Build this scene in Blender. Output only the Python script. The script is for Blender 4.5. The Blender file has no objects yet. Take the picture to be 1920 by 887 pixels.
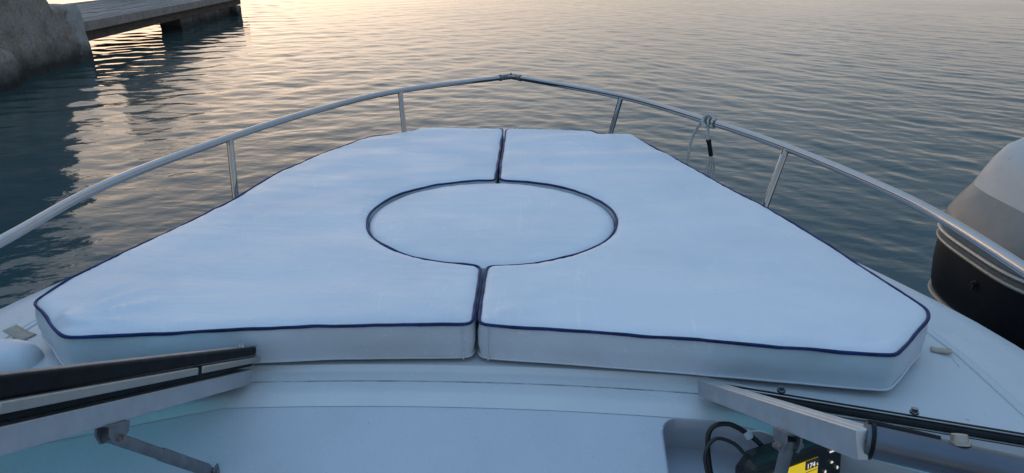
import bpy, bmesh, math, random
import numpy as np
from mathutils import Vector, Matrix, noise
random.seed(7); RNG = np.random.default_rng(11)
PI = math.pi
scene = bpy.context.scene
COL = scene.collection
Z0 = 0.95            # height of the sun pad's top above the water; water is z = 0

# ------------------------------------------------------------------ helpers
def link(o, parent=None):
    COL.objects.link(o)
    if parent is not None: o.parent = parent
    return o
def empty(name, loc=(0, 0, 0)):
    o = bpy.data.objects.new(name, None); o.location = loc; o.empty_display_size = .05
    return link(o)
def tag(o, label=None, cat=None, group=None, kind=None):
    if label: o['label'] = label
    if cat: o['category'] = cat
    if group: o['group'] = group
    if kind: o['kind'] = kind
    return o
class MB:
    """collects vertices and faces; build() links them as ONE mesh object"""
    def __init__(s): s.v = []; s.f = []
    def add(s, vs, fs):
        n = len(s.v); s.v += [tuple(v) for v in vs]; s.f += [tuple(i + n for i in f) for f in fs]; return s
    def grid(s, P, closeu=False):
        nu, nv = len(P), len(P[0]); vs = [p for r in P for p in r]; fs = []
        for i in range(nu if closeu else nu - 1):
            for j in range(nv - 1):
                a = i * nv + j; b = ((i + 1) % nu) * nv + j
                fs.append((a, b, b + 1, a + 1))
        return s.add(vs, fs)
    def tube(s, pts, r, n=12, caps=True, flat=None):
        pts = [Vector(p) for p in pts]; m = len(pts)
        rs = r if isinstance(r, (list, tuple)) else [r] * m
        T = [(pts[min(i + 1, m - 1)] - pts[max(i - 1, 0)]).normalized() for i in range(m)]
        up = Vector((0, 0, 1)) if abs(T[0].z) < .9 else Vector((0, 1, 0))
        N = (up - T[0] * up.dot(T[0])).normalized(); rings = []
        for i in range(m):
            N = (N - T[i] * N.dot(T[i])).normalized(); B = T[i].cross(N)
            ring = []
            for k in range(n):
                a = 2 * PI * k / n
                ring.append(pts[i] + (N * math.cos(a) * (flat or 1) + B * math.sin(a)) * rs[i])
            rings.append(ring)
        b = len(s.v); vs = [p for q in rings for p in q]; fs = []
        for i in range(m - 1):
            for k in range(n):
                fs.append((i * n + k, i * n + (k + 1) % n, (i + 1) * n + (k + 1) % n, (i + 1) * n + k))
        if caps:
            fs.append(tuple(range(n - 1, -1, -1))); fs.append(tuple((m - 1) * n + k for k in range(n)))
        return s.add(vs, fs)
    def loop(s, pts, r, n=8, var=0):
        """closed tube"""
        pts = [Vector(p) for p in pts]; m = len(pts); rings = []
        for i in range(m):
            t = (pts[(i + 1) % m] - pts[i - 1]).normalized()
            u = Vector((0, 0, 1)); u = (u - t * u.dot(t)).normalized(); w = t.cross(u)
            q = r * (1 + var * noise.fractal(pts[i] * 14, 1, 2, 3)); rings.append([pts[i] + (u * math.cos(2 * PI * k / n) + w * math.sin(2 * PI * k / n)) * q for k in range(n)])
        vs = [p for q in rings for p in q]; fs = []
        for i in range(m):
            j = (i + 1) % m
            for k in range(n):
                fs.append((i * n + k, i * n + (k + 1) % n, j * n + (k + 1) % n, j * n + k))
        return s.add(vs, fs)
    def hexa(s, c):
        """8 corners: 0-3 one end, 4-7 the other, same order"""
        return s.add(c, [(3, 2, 1, 0), (4, 5, 6, 7), (0, 1, 5, 4), (1, 2, 6, 5), (2, 3, 7, 6), (3, 0, 4, 7)])
    def box(s, c, e, M=None):
        c = Vector(c); x, y, z = e
        pts = [Vector(p) for p in ((-x, -y, -z), (x, -y, -z), (x, y, -z), (-x, y, -z), (-x, -y, z), (x, -y, z), (x, y, z), (-x, y, z))]
        if M is not None: pts = [M @ p for p in pts]
        return s.hexa([c + p for p in pts])
    def disc(s, c, ax, r, h, n=16, r2=None):
        c = Vector(c); ax = Vector(ax).normalized()
        return s.tube([c, c + ax * h], [r, r if r2 is None else r2], n)
    def build(s, name, m, parent=None, smooth=True, bevel=0, seg=2, angle=35, sub=0):
        me = bpy.data.meshes.new(name); me.from_pydata([tuple(v) for v in s.v], [], s.f); me.update()
        bm = bmesh.new(); bm.from_mesh(me); bmesh.ops.recalc_face_normals(bm, faces=bm.faces); bm.to_mesh(me); bm.free()
        o = bpy.data.objects.new(name, me); me.materials.append(m); link(o, parent)
        if parent is not None and parent.type == 'EMPTY':
            o.matrix_parent_inverse = Matrix.Translation(-Vector(parent.location))
        if smooth:
            for p in me.polygons: p.use_smooth = True
            try: me.set_sharp_from_angle(angle=math.radians(angle))
            except Exception: pass
        if bevel:
            b = o.modifiers.new('bevel', 'BEVEL'); b.width = bevel; b.segments = seg; b.limit_method = 'ANGLE'; b.angle_limit = math.radians(40)
            b.harden_normals = False
        if sub:
            d = o.modifiers.new('sub', 'SUBSURF'); d.levels = d.render_levels = sub
        return o
def R(x, y, z): return Vector((x, y, z + Z0))      # boat coordinates: z measured from the pad's top
def spline(pts, n=12, closed=False):
    P = [Vector(p) for p in pts]; out = []; m = len(P)
    for i in range(m if closed else m - 1):
        if closed: a, b, c, d = P[i - 1], P[i], P[(i + 1) % m], P[(i + 2) % m]
        else: a, b, c, d = P[max(i - 1, 0)], P[i], P[i + 1], P[min(i + 2, m - 1)]
        for k in range(n):
            t = k / n
            out.append(.5 * ((2 * b) + (c - a) * t + (2 * a - 5 * b + 4 * c - d) * t * t + (3 * b - a - 3 * c + d) * t ** 3))
    if not closed: out.append(P[-1])
    return out
def sstep(a, b, x):
    t = np.clip((x - a) / (b - a), 0, 1); return t * t * (3 - 2 * t)
def fbm(p, o=4): return noise.fractal(Vector(p), 1.0, 2.0, o)

# ---------------------------------------------------------------- materials
class NT:
    def __init__(s, name):
        s.m = bpy.data.materials.new(name); s.m.use_nodes = True; s.n = s.m.node_tree.nodes; s.l = s.m.node_tree.links
        s.b = s.n['Principled BSDF']; s.o = s.n['Material Output']; s._c = None
    def co(s, scale=(1, 1, 1), rot=(0, 0, 0)):
        g = s.n.new('ShaderNodeNewGeometry'); mp = s.n.new('ShaderNodeMapping')
        mp.inputs['Scale'].default_value = scale; mp.inputs['Rotation'].default_value = rot
        s.l.new(g.outputs['Position'], mp.inputs[0]); return mp.outputs[0]
    def noise(s, scale, det=4, rough=.55, sc=(1, 1, 1), dist=0, rot=(0, 0, 0)):
        t = s.n.new('ShaderNodeTexNoise'); t.inputs['Scale'].default_value = scale; t.inputs['Detail'].default_value = det
        t.inputs['Roughness'].default_value = rough; t.inputs['Distortion'].default_value = dist
        s.l.new(s.co(sc, rot), t.inputs['Vector']); return t.outputs[0]
    def ramp(s, x, stops):
        r = s.n.new('ShaderNodeValToRGB'); e = r.color_ramp.elements
        while len(e) < len(stops): e.new(.5)
        for q, (p, c) in zip(e, stops):
            q.position = p; q.color = (c, c, c, 1) if not isinstance(c, (tuple, list)) else (*c, 1)
        s.l.new(x, r.inputs[0]); return r.outputs[0]
    def mix(s, f, a, b, mode='MIX'):
        m = s.n.new('ShaderNodeMix'); m.data_type = 'RGBA'; m.blend_type = mode
        for v, i in ((f, 0), (a, 6), (b, 7)):
            if hasattr(v, 'is_linked'): s.l.new(v, m.inputs[i])
            elif i == 0: m.inputs[0].default_value = v
            else: m.inputs[i].default_value = (*v, 1)
        return m.outputs[2]
    def math(s, op, a, b=None):
        m = s.n.new('ShaderNodeMath'); m.operation = op
        for i, v in enumerate((a, b)):
            if v is None: continue
            if hasattr(v, 'is_linked'): s.l.new(v, m.inputs[i])
            else: m.inputs[i].default_value = v
        return m.outputs[0]
    def set(s, k, v):
        i = s.b.inputs[k]
        if hasattr(v, 'is_linked'): s.l.new(v, i)
        else: i.default_value = (*v, 1) if isinstance(v, tuple) and len(v) == 3 else v
        return s
    def bump(s, h, st=.3, dist=.002, prev=None):
        b = s.n.new('ShaderNodeBump'); b.inputs['Strength'].default_value = st; b.inputs['Distance'].default_value = dist
        s.l.new(h, b.inputs['Height'])
        if prev is not None: s.l.new(prev, b.inputs['Normal'])
        s.l.new(b.outputs[0], s.b.inputs['Normal']); return b.outputs[0]
M = {}
def plain(name, col, rough=.5, metal=0., var=.12, nscale=25, bump=0, spec=.5, coat=0):
    t = NT(name); n = t.noise(nscale, 5, .6)
    d = tuple(c * (1 - var) for c in col); u = tuple(min(1, c * (1 + var)) for c in col)
    t.set('Base Color', t.ramp(n, [(.3, d), (.7, u)]))
    t.set('Roughness', t.ramp(t.noise(nscale * 1.7, 3), [(.3, max(.02, rough - .06)), (.7, min(1, rough + .08))]))
    t.set('Metallic', metal).set('Specular IOR Level', spec)
    if coat: t.set('Coat Weight', coat)
    if bump: t.bump(t.noise(nscale * 6, 4), bump, .001)
    M[name] = t.m; return t

# white marine vinyl, scuffed
def vinyl(name, base, dirt, amount):
    t = NT(name)
    col = t.mix(t.ramp(t.noise(3.0, 5, .6), [(.42, 0), (.75, amount)]), base, dirt)
    scuff = t.math('MULTIPLY', t.ramp(t.noise(38, 6, .7, (1, .28, 1), 1.2, (0, 0, .4)), [(.56, 0), (.76, .34)]), t.ramp(t.noise(2.3, 3), [(.46, 0), (.62, 1)]))
    col = t.mix(scuff, col, (.90, .89, .86))
    scr = t.math('MULTIPLY', t.ramp(t.noise(9, 2, .5, (1, .1, 1), 3, (0, 0, -.6)), [(.492, 0), (.5, .5), (.508, 0)]), t.ramp(t.noise(1.9, 2), [(.47, 0), (.6, .8)]))
    col = t.mix(scr, col, (.90, .88, .84))
    speck = t.ramp(t.noise(120, 2), [(.775, 0), (.80, .7)])
    col = t.mix(speck, col, (.22, .20, .18))
    t.set('Base Color', col)
    t.set('Roughness', t.ramp(t.noise(6, 5, .65), [(.3, .34), (.7, .52)])).set('Specular IOR Level', .6)
    b1 = t.bump(t.noise(3.2, 5, .55, (1, 2.8, 1), .8), .42, .012)
    t.bump(t.noise(260, 3), .10, .0006, b1)
    M[name] = t.m
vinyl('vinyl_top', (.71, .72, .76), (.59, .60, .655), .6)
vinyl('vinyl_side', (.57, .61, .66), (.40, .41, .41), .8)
plain('navy_piping', (.009, .024, .105), .5, var=.6, nscale=22, spec=.25)
plain('gelcoat', (.58, .60, .62), .26, var=.05, nscale=5, bump=.04)
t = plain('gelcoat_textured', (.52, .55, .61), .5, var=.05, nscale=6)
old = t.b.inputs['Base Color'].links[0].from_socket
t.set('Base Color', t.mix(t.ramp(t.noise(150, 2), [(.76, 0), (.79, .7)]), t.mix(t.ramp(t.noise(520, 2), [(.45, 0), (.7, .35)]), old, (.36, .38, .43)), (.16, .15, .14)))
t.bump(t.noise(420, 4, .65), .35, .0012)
# gelcoat with grime, used on the deck
t = NT('deck_gelcoat')
c = t.mix(t.ramp(t.noise(4, 6, .65), [(.4, 0), (.8, .5)]), (.56, .58, .60), (.46, .48, .50))
c = t.mix(t.ramp(t.noise(70, 2, .5, (1, .35, 1), 1), [(.73, 0), (.77, .75)]), c, (.20, .19, .18))
t.set('Base Color', c).set('Roughness', t.ramp(t.noise(8, 4), [(.3, .24), (.7, .42)]))
t.bump(t.noise(180, 3), .10, .0008); M['deck_gelcoat'] = t.m
t = NT('sealant'); t.set('Base Color', t.mix(t.ramp(t.noise(14, 5, .7), [(.36, 0), (.70, 1)]), (.16, .165, .17), (.50, .52, .54))).set('Roughness', .7); M['sealant'] = t.m
plain('stainless', (.42, .425, .44), .11, 1.0, .04, 40)
plain('aluminium', (.50, .51, .525), .45, .9, .08, 30, bump=.03)
plain('aluminium_dull', (.19, .20, .215), .5, .6, .22, 45, bump=.1)
plain('anodised_tube', (.12, .13, .155), .30, .7, .10, 12)
plain('rubber', (.006, .0065, .009), .5, var=.5, nscale=40, bump=.08, spec=.22)
plain('trim_silver', (.40, .38, .35), .42, .7, .08, 40)
plain('rusty_steel', (.30, .25, .22), .45, .8, .35, 90)
plain('cast_black', (.012, .012, .014), .45, var=.3, nscale=80)
plain('white_plastic', (.62, .64, .68), .35, var=.05)
plain('tape_tan', (.42, .36, .29), .75, var=.15, nscale=60, bump=.2)
plain('rope', (.46, .45, .42), .85, var=.25, nscale=220, bump=.8)
plain('cowl_grey', (.195, .187, .178), .42, var=.12, nscale=11, coat=.2)
t = plain('cowl_white', (.45, .44, .43), .4, var=.07, nscale=14, coat=.2)
old = t.b.inputs['Base Color'].links[0].from_socket
t.set('Base Color', t.mix(t.ramp(t.noise(26, 3, .6), [(.66, 0), (.70, .8)]), old, (.30, .28, .26)))
plain('cowl_black', (.006, .007, .011), .5, var=.3, nscale=7, spec=.3)
plain('trim_beige', (.42, .37, .31), .4, .3, .12, 50)
plain('black_plastic', (.010, .011, .013), .38, var=.25, nscale=30, bump=.05)
plain('tie_white', (.7, .72, .74), .5)
plain('hull_paint', (.60, .62, .64), .25, var=.05, nscale=4)
# windscreen glass: clear sheet with a faint aqua tint, mirror by Fresnel
def glass(name, tint):
    t = NT(name); t.n.remove(t.b)
    tr = t.n.new('ShaderNodeBsdfTransparent'); tr.inputs[0].default_value = (*tint, 1)
    gl = t.n.new('ShaderNodeBsdfGlossy'); gl.inputs['Roughness'].default_value = .015
    fr = t.n.new('ShaderNodeFresnel'); fr.inputs[0].default_value = 1.52
    mx = t.n.new('ShaderNodeMixShader')
    t.l.new(fr.outputs[0], mx.inputs[0]); t.l.new(tr.outputs[0], mx.inputs[1]); t.l.new(gl.outputs[0], mx.inputs[2])
    t.l.new(mx.outputs[0], t.o.inputs[0]); M[name] = t.m
glass('windscreen_glass', (.60, .92, .92))
# screens and symbols that give off light
def emit(name, col, s):
    t = NT(name); t.set('Base Color', (.02, .02, .02)).set('Emission Color', col).set('Emission Strength', s).set('Roughness', .3); M[name] = t.m
emit('screen_yellow', (.95, .72, .02), .62)
emit('screen_pale', (.75, .74, .62), .55)
emit('screen_red', (.5, .08, .05), .4)
emit('screen_dark', (.02, .025, .05), .3)
emit('key_white', (.9, .87, .78), .8)
# water
t = NT('sea_water')
g = t.n.new('ShaderNodeNewGeometry'); sx = t.n.new('ShaderNodeSeparateXYZ'); t.l.new(g.outputs['Position'], sx.inputs[0])
shelter = t.n.new('ShaderNodeMapRange'); shelter.inputs[1].default_value = -7; shelter.inputs[2].default_value = -2.5; t.l.new(sx.outputs[0], shelter.inputs[0])   # calm beside the quay, ruffled further out
t.set('Base Color', t.mix(shelter.outputs[0], (.032, .064, .062), (.006, .046, .058)))
t.set('Roughness', t.math('ADD', .028, t.math('MULTIPLY', shelter.outputs[0], t.ramp(t.noise(.16, 3), [(.3, .03), (.7, .085)])))).set('IOR', 1.333).set('Specular IOR Level', .5)
k_ = t.math('ADD', .2, t.math('MULTIPLY', shelter.outputs[0], .8))
b1 = t.bump(t.math('MULTIPLY', k_, t.noise(6.5, 3, .5, (1, 1.6, 1), .3, (0, 0, .35))), .24, .020); t.bump(t.math('MULTIPLY', k_, t.noise(17, 4, .55, (1, 1.5, 1))), .16, .006, b1)
M['sea_water'] = t.m
# concrete with a dark wet foot
t = NT('concrete')
g = t.n.new('ShaderNodeNewGeometry'); sx = t.n.new('ShaderNodeSeparateXYZ'); t.l.new(g.outputs['Position'], sx.inputs[0])
base = t.mix(t.ramp(t.noise(2.2, 8, .68), [(.35, 0), (.7, 1)]), (.37, .305, .255), (.58, .50, .43))
base = t.mix(t.ramp(t.noise(24, 6, .7), [(.48, 0), (.74, .85)]), base, (.14, .12, .105))
base = t.mix(t.ramp(t.noise(1.1, 6, .7), [(.58, 0), (.66, .6)]), base, (.33, .32, .30))
hh = t.math('ADD', sx.outputs[2], t.math('MULTIPLY', t.noise(3.5, 6, .7), .35))
base = t.mix(t.ramp(hh, [(.26, 1), (.60, 0)]), base, (.028, .029, .026))
t.set('Base Color', base).set('Roughness', .85)
b1 = t.bump(t.noise(6, 8, .75), 1.0, .08); t.bump(t.noise(45, 4, .7), .8, .03, b1); M['concrete'] = t.m
t = NT('pale_concrete')
base = t.mix(t.ramp(t.noise(5, 8, .7), [(.35, 0), (.7, 1)]), (.30, .28, .26), (.46, .43, .40))
g = t.n.new('ShaderNodeNewGeometry'); sx = t.n.new('ShaderNodeSeparateXYZ'); t.l.new(g.outputs['Position'], sx.inputs[0])
hh = t.math('ADD', sx.outputs[2], t.math('MULTIPLY', t.noise(3.5, 6, .7), .3))
base = t.mix(t.ramp(hh, [(.25, 1), (.5, 0)]), base, (.05, .045, .04))
t.set('Base Color', base).set('Roughness', .85); t.bump(t.noise(9, 8, .7), .8, .04); M['pale_concrete'] = t.m
t = NT('weathered_wood')
c = t.mix(t.ramp(t.noise(9, 6, .65, (6, .35, 1)), [(.3, 0), (.7, 1)]), (.19, .15, .13), (.36, .30, .265))
t.set('Base Color', c).set('Roughness', .8); t.bump(t.noise(30, 5, .6, (5, .3, 1)), .5, .01); M['weathered_wood'] = t.m
t = NT('dark_wood')
c = t.mix(t.ramp(t.noise(7, 6, .65, (1, .5, 3)), [(.3, 0), (.7, 1)]), (.06, .045, .038), (.15, .115, .10))
t.set('Base Color', c).set('Roughness', .8); t.bump(t.noise(14, 6, .7), .7, .02); M['dark_wood'] = t.m

# ------------------------------------------------------------------- camera
PITCH, ROLL, YAW = .37337746, .00741679, .03195537
cam = bpy.data.cameras.new('camera'); cam.sensor_width = 36; cam.lens = 1321 / 1920 * 36
cam.clip_start = .02; cam.clip_end = 20000
co = bpy.data.objects.new('camera', cam); link(co)
CAMP = Vector((.0990, 0, Z0 + .60))
co.matrix_world = Matrix.Translation(CAMP) @ Matrix.Rotation(YAW, 4, 'Z') @ Matrix.Rotation(PI / 2 - PITCH, 4, 'X') @ Matrix.Rotation(ROLL, 4, 'Z')
scene.camera = co

# -------------------------------------------------------------- sky and sun
SKY_STOPS = [(0.0, (.66, .585, .535)), (.10, (.55, .545, .55)), (.23, (.33, .425, .50)), (.45, (.31, .46, .64)), (1.0, (.43, .755, 1.20))]
GLOW1, GLOW2 = (.52, .25, .06), (1.02, .83, .66)
SUN_AZ, SUN_EL = math.radians(-30), math.radians(3.0)     # azimuth from +y towards +x
w = bpy.data.worlds.new('World'); scene.world = w; w.use_nodes = True
nt = w.node_tree; bg = nt.nodes['Background']; NL = nt.links.new
def wn(t): return nt.nodes.new(t)
def wmath(op, a, b=None):
    m = wn('ShaderNodeMath'); m.operation = op
    for i, v in enumerate((a, b)):
        if v is None: continue
        if hasattr(v, 'is_linked'): NL(v, m.inputs[i])
        else: m.inputs[i].default_value = v
    return m.outputs[0]
def wmix(f, a, b, mode='MIX'):
    m = wn('ShaderNodeMix'); m.data_type = 'RGBA'; m.blend_type = mode; m.clamp_factor = False
    for v, i in ((f, 0), (a, 6), (b, 7)):
        if hasattr(v, 'is_linked'): NL(v, m.inputs[i])
        elif i == 0: m.inputs[0].default_value = v
        else: m.inputs[i].default_value = (*v, 1)
    return m.outputs[2]
sky = wn('ShaderNodeTexSky'); sky.sky_type = 'NISHITA'; sky.sun_disc = False
sky.sun_elevation = SUN_EL; sky.sun_rotation = SUN_AZ
sky.air_density = 1.0; sky.dust_density = 1.0; sky.ozone_density = 2.0; sky.altitude = 0
# thin evening overcast over the clear sky: blue overhead, peach low towards the sunset
tc = wn('ShaderNodeTexCoord'); sp = wn('ShaderNodeSeparateXYZ'); NL(tc.outputs['Generated'], sp.inputs[0])
rmp = wn('ShaderNodeValToRGB'); e = rmp.color_ramp.elements
stops = SKY_STOPS
while len(e) < len(stops): e.new(.5)
for q, (p, c) in zip(e, stops): q.position = p; q.color = (*c, 1)
NL(sp.outputs[2], rmp.inputs[0])
dp = wn('ShaderNodeVectorMath'); dp.operation = 'DOT_PRODUCT'; NL(tc.outputs['Generated'], dp.inputs[0])
dp.inputs[1].default_value = (math.sin(SUN_AZ) * math.cos(SUN_EL), math.cos(SUN_AZ) * math.cos(SUN_EL), math.sin(SUN_EL))
dpos = wmath('MAXIMUM', dp.outputs['Value'], 0.0)
g1 = wmath('POWER', dpos, 9.0); g2 = wmath('POWER', dpos, 5.0)
glow = wmix(1.0, wmix(g1, (0, 0, 0), GLOW1), wmix(g2, (0, 0, 0), GLOW2), 'ADD')
low = wmath('POWER', wmath('SUBTRACT', 1.0, wmath('MAXIMUM', sp.outputs[2], 0.0)), 1.9)
glow = wmix(low, (0, 0, 0), glow)
cn = wn('ShaderNodeTexNoise'); cn.inputs['Scale'].default_value = 2.2; cn.inputs['Detail'].default_value = 6
mp = wn('ShaderNodeMapping'); mp.inputs['Scale'].default_value = (1, 1, 3.5); NL(tc.outputs['Generated'], mp.inputs[0]); NL(mp.outputs[0], cn.inputs['Vector'])
cr = wn('ShaderNodeMapRange'); cr.inputs[1].default_value = .35; cr.inputs[2].default_value = .68; cr.inputs[3].default_value = .78; cr.inputs[4].default_value = 1.22; NL(cn.outputs[0], cr.inputs[0])
body = wmix(1.0, rmp.outputs[0], cr.outputs[0], 'MULTIPLY')
tot = wmix(1.0, body, glow, 'ADD')
BG = .15
tot = wmix(1.0, tot, (1 / BG, 1 / BG, 1 / BG), 'MULTIPLY')
tot = wmix(.12, tot, sky.outputs[0], 'MIX')
NL(tot, bg.inputs[0]); bg.inputs[1].default_value = BG
sl = bpy.data.lights.new('sun', 'SUN'); sl.energy = .15; sl.angle = math.radians(170); sl.color = (1.0, .72, .45)
so = bpy.data.objects.new('sun', sl); link(so)
d = Vector((math.sin(SUN_AZ) * math.cos(SUN_EL), math.cos(SUN_AZ) * math.cos(SUN_EL), math.sin(SUN_EL)))
so.rotation_euler = (-d).to_track_quat('-Z', 'Y').to_euler()
scene.view_settings.view_transform = 'Standard'; scene.view_settings.look = 'None'
scene.view_settings.gamma = 1; scene.view_settings.exposure = 0.0

# -------------------------------------------------------------------- water
def build_water():
    dense = np.linspace(math.radians(-52), math.radians(50), 1100)
    rest = np.linspace(math.radians(50), math.radians(308), 60)[1:-1]
    ang = np.concatenate([dense, rest]); na = len(ang)
    rr = [.02, .8]
    while rr[-1] < 70: rr.append(rr[-1] * 1.0050)
    while rr[-1] < 6000: rr.append(rr[-1] * 1.15)
    rr = np.array(rr); nr = len(rr)
    A, Rr = np.meshgrid(ang, rr)
    X = CAMP.x + Rr * np.sin(A); Y = CAMP.y + Rr * np.cos(A)
    Z = np.zeros_like(X)
    dr = np.maximum(Rr * .0050, Rr * .002)
    def family(n, az, spread, l0, l1, slope, mask):
        nonlocal Z
        for i in range(n):
            lam = l0 * (l1 / l0) ** ((i + RNG.random()) / n)
            th = az + RNG.normal() * spread
            k = 2 * PI / lam; kx, ky = k * math.sin(th), k * math.cos(th)
            amp = slope * math.sqrt(2.0 / n) / k
            att = np.exp(-(dr * 2.6 / lam) ** 2)
            ph = RNG.random() * 2 * PI
            # slow wandering keeps crests short and irregular
            wob = 1.5 * np.sin(X * .9 / lam ** .5 + RNG.random() * 9) * np.sin(Y * .7 / lam ** .5 + RNG.random() * 9)
            Z += mask * amp * att * np.sin(kx * X + ky * Y + ph + wob)
    right = sstep(-4.0, 2.5, X - .05 * Y); far = sstep(2, 9, Y)
    calm = .30 + .70 * sstep(-7.5, -1.5, X + .18 * (Y - 8))
    family(44, math.radians(54), .42, .09, .42, .048, right * calm); family(10, math.radians(48), .4, .45, 1.6, .014, right * calm)
    family(44, math.radians(-34), .48, .10, .50, .040, (1 - .75 * right) * calm); family(10, math.radians(-34), .3, .5, 1.8, .017, (1 - .75 * right) * calm)
    family(30, math.radians(5), .8, .15, .9, .030, .5 + .5 * far)
    family(16, math.radians(-30), .5, .33, .95, .050, np.clip(1 - calm, 0, 1) * 1.3)
    near = Rr < 70
    Z = np.where(near, Z, 0.0)
    Z[0] = 0
    V = np.stack([X, Y, Z], -1).reshape(-1, 3)
    i, j = np.meshgrid(np.arange(nr - 1), np.arange(na), indexing='ij')
    j2 = (j + 1) % na
    F = np.stack([i * na + j, (i + 1) * na + j, (i + 1) * na + j2, i * na + j2], -1).reshape(-1, 4)
    me = bpy.data.meshes.new('water')
    me.vertices.add(len(V)); me.vertices.foreach_set('co', V.ravel().astype(np.float32))
    me.loops.add(F.size); me.loops.foreach_set('vertex_index', F.ravel().astype(np.int32))
    me.polygons.add(len(F)); me.polygons.foreach_set('loop_start', np.arange(0, F.size, 4, dtype=np.int32))
    me.polygons.foreach_set('loop_total', np.full(len(F), 4, np.int32))
    me.polygons.foreach_set('use_smooth', np.ones(len(F), bool))
    me.update(calc_edges=True); me.validate()
    me.materials.append(M['sea_water'])
    o = bpy.data.objects.new('water', me); link(o); tag(o, kind='structure')
    if me.polygons[0].normal.z < 0: me.flip_normals()
build_water()

# ------------------------------------------------------------ the motorboat
boat = empty('motorboat', (0, 1.2, 0))
tag(boat, 'white motorboat foredeck with steel bow rail and opened windscreen', 'boat')
WY = np.array([-1.3, .4, 1.2, 1.3, 1.4, 1.5, 1.6, 1.7, 1.8, 1.95, 2.3, 2.6, 2.8, 2.95, 3.03, 3.07])
WX = np.array([1.12, 1.13, 1.115, 1.10, 1.075, 1.042, 1.0, .955, .915, .862, .73, .58, .42, .24, .10, .012])
def halfw(y): return np.interp(y, WY, WX)
def lip(x, y0):
    a = abs(x); return y0 - .10 * x * x - .30 * max(0, a - .42)
def crease(y): return max(0.0, float(halfw(y)) - (.20 if y < 2.2 else .20 - .16 * min(1, (y - 2.2) / .9)))
def trunk_z(x): return -.084 - .012 * x * x
# deck: trunk top, crease, side decks; rows run forward from the lip
rows = []
NV = 70
us = np.concatenate([-np.linspace(1, .0, 31), np.linspace(0, 1, 31)[1:]])
def deck_pt(u, v):
    yb = 1.10
    for _ in range(6): yb = lip(u * float(halfw(yb)), 1.101)
    y = yb + (3.065 - yb) * v
    x = u * float(halfw(y))
    wv, c = float(halfw(y)), crease(y)
    if abs(x) <= c: z = trunk_z(x)
    else:
        q = (abs(x) - c) / max(1e-4, wv - c)
        z = trunk_z(c) - .004 - .022 * q
        if q > .93: z -= .012 * ((q - .93) / .07) ** 2
    return R(x, y, z)
P = [[deck_pt(u, (k / NV) ** 1.15) for k in range(NV + 1)] for u in us]
deck = MB().grid(P).build('deck', M['deck_gelcoat'], boat, angle=50)
# crease ridge is a fine raised line along each trunk edge
for sgn in (-1, 1):
    pts = [R(sgn * (crease(y)), y, trunk_z(crease(y)) - .0026) for y in np.linspace(.90, 2.6, 40)]
    MB().tube(pts, .0024, 6).build('deck_ridge', M['gelcoat'], boat)
# side decks running aft past the cockpit
for sgn in (-1, 1):
    S = []
    for y in np.linspace(-1.3, 1.30, 40):
        wv = float(halfw(y)); yy = float(y); c = wv - .19
        S.append([R(sgn * c, yy, -.30), R(sgn * c, yy, -.105), R(sgn * (c + .01), yy, -.098), R(sgn * (wv - .05), yy, -.118), R(sgn * (wv - .012), yy, -.126), R(sgn * (wv - .002), yy, -.14)])
    MB().grid(S).build('side_deck', M['gelcoat'], boat)
# hull
H = []
for y in np.concatenate([np.linspace(-1.3, 2.7, 32), np.linspace(2.75, 3.07, 12)]):
    wv = float(halfw(y)); k = max(0, (y - 1.0) / 2.07)
    bw = wv * (.86 - .35 * k); yb = y - .35 * k * k
    ze = trunk_z(crease(y)) - .038
    right = [R(wv - .0005, y, ze), R(wv + .005, y, ze - .006), R(wv + .009, y, ze - .02), R(wv + .008, y, ze - .045), R(wv, y, ze - .05), R(wv * (.97 - .1 * k), y - .08 * k, -.45), R(bw, yb, -.95), R(bw * .5, yb - .05 * k, -1.12), R(0, yb - .08 * k, -1.18)]
    left = [Vector((-p.x, p.y, p.z)) for p in right[:-1]]
    H.append(left + right[::-1])
hb = MB().grid(H)
hb.f.append(tuple(range(len(H[0]))))
hb.build('hull', M['hull_paint'], boat, angle=50)
# rear lip of the deck: riser, sealed joint, flat, rounded edge (one extruded profile)
xs = np.linspace(-1.02, 1.02, 161)
def strip(prof, name, mat, parent=boat, xs=xs):
    return MB().grid([[R(x, lip(x, py), pz + trunk_z(x) + .084) for py, pz in prof] for x in xs]).build(name, M[mat], parent, angle=60)
strip([(1.1012, -.0842), (1.099, -.0865), (1.095, -.092), (1.089, -.0945), (1.066, -.0955)], 'deck_step', 'gelcoat')
strip([(1.0665, -.0960), (1.0655, -.0952), (1.0635, -.0952), (1.0625, -.0960)], 'joint_seal', 'sealant', xs=np.linspace(-.62, .62, 60))
strip([(1.066, -.0958), (1.040, -.0970), (1.030, -.0985), (1.022, -.1012), (1.014, -.1042), (1.006, -.1078)], 'coaming_edge', 'gelcoat')
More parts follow.
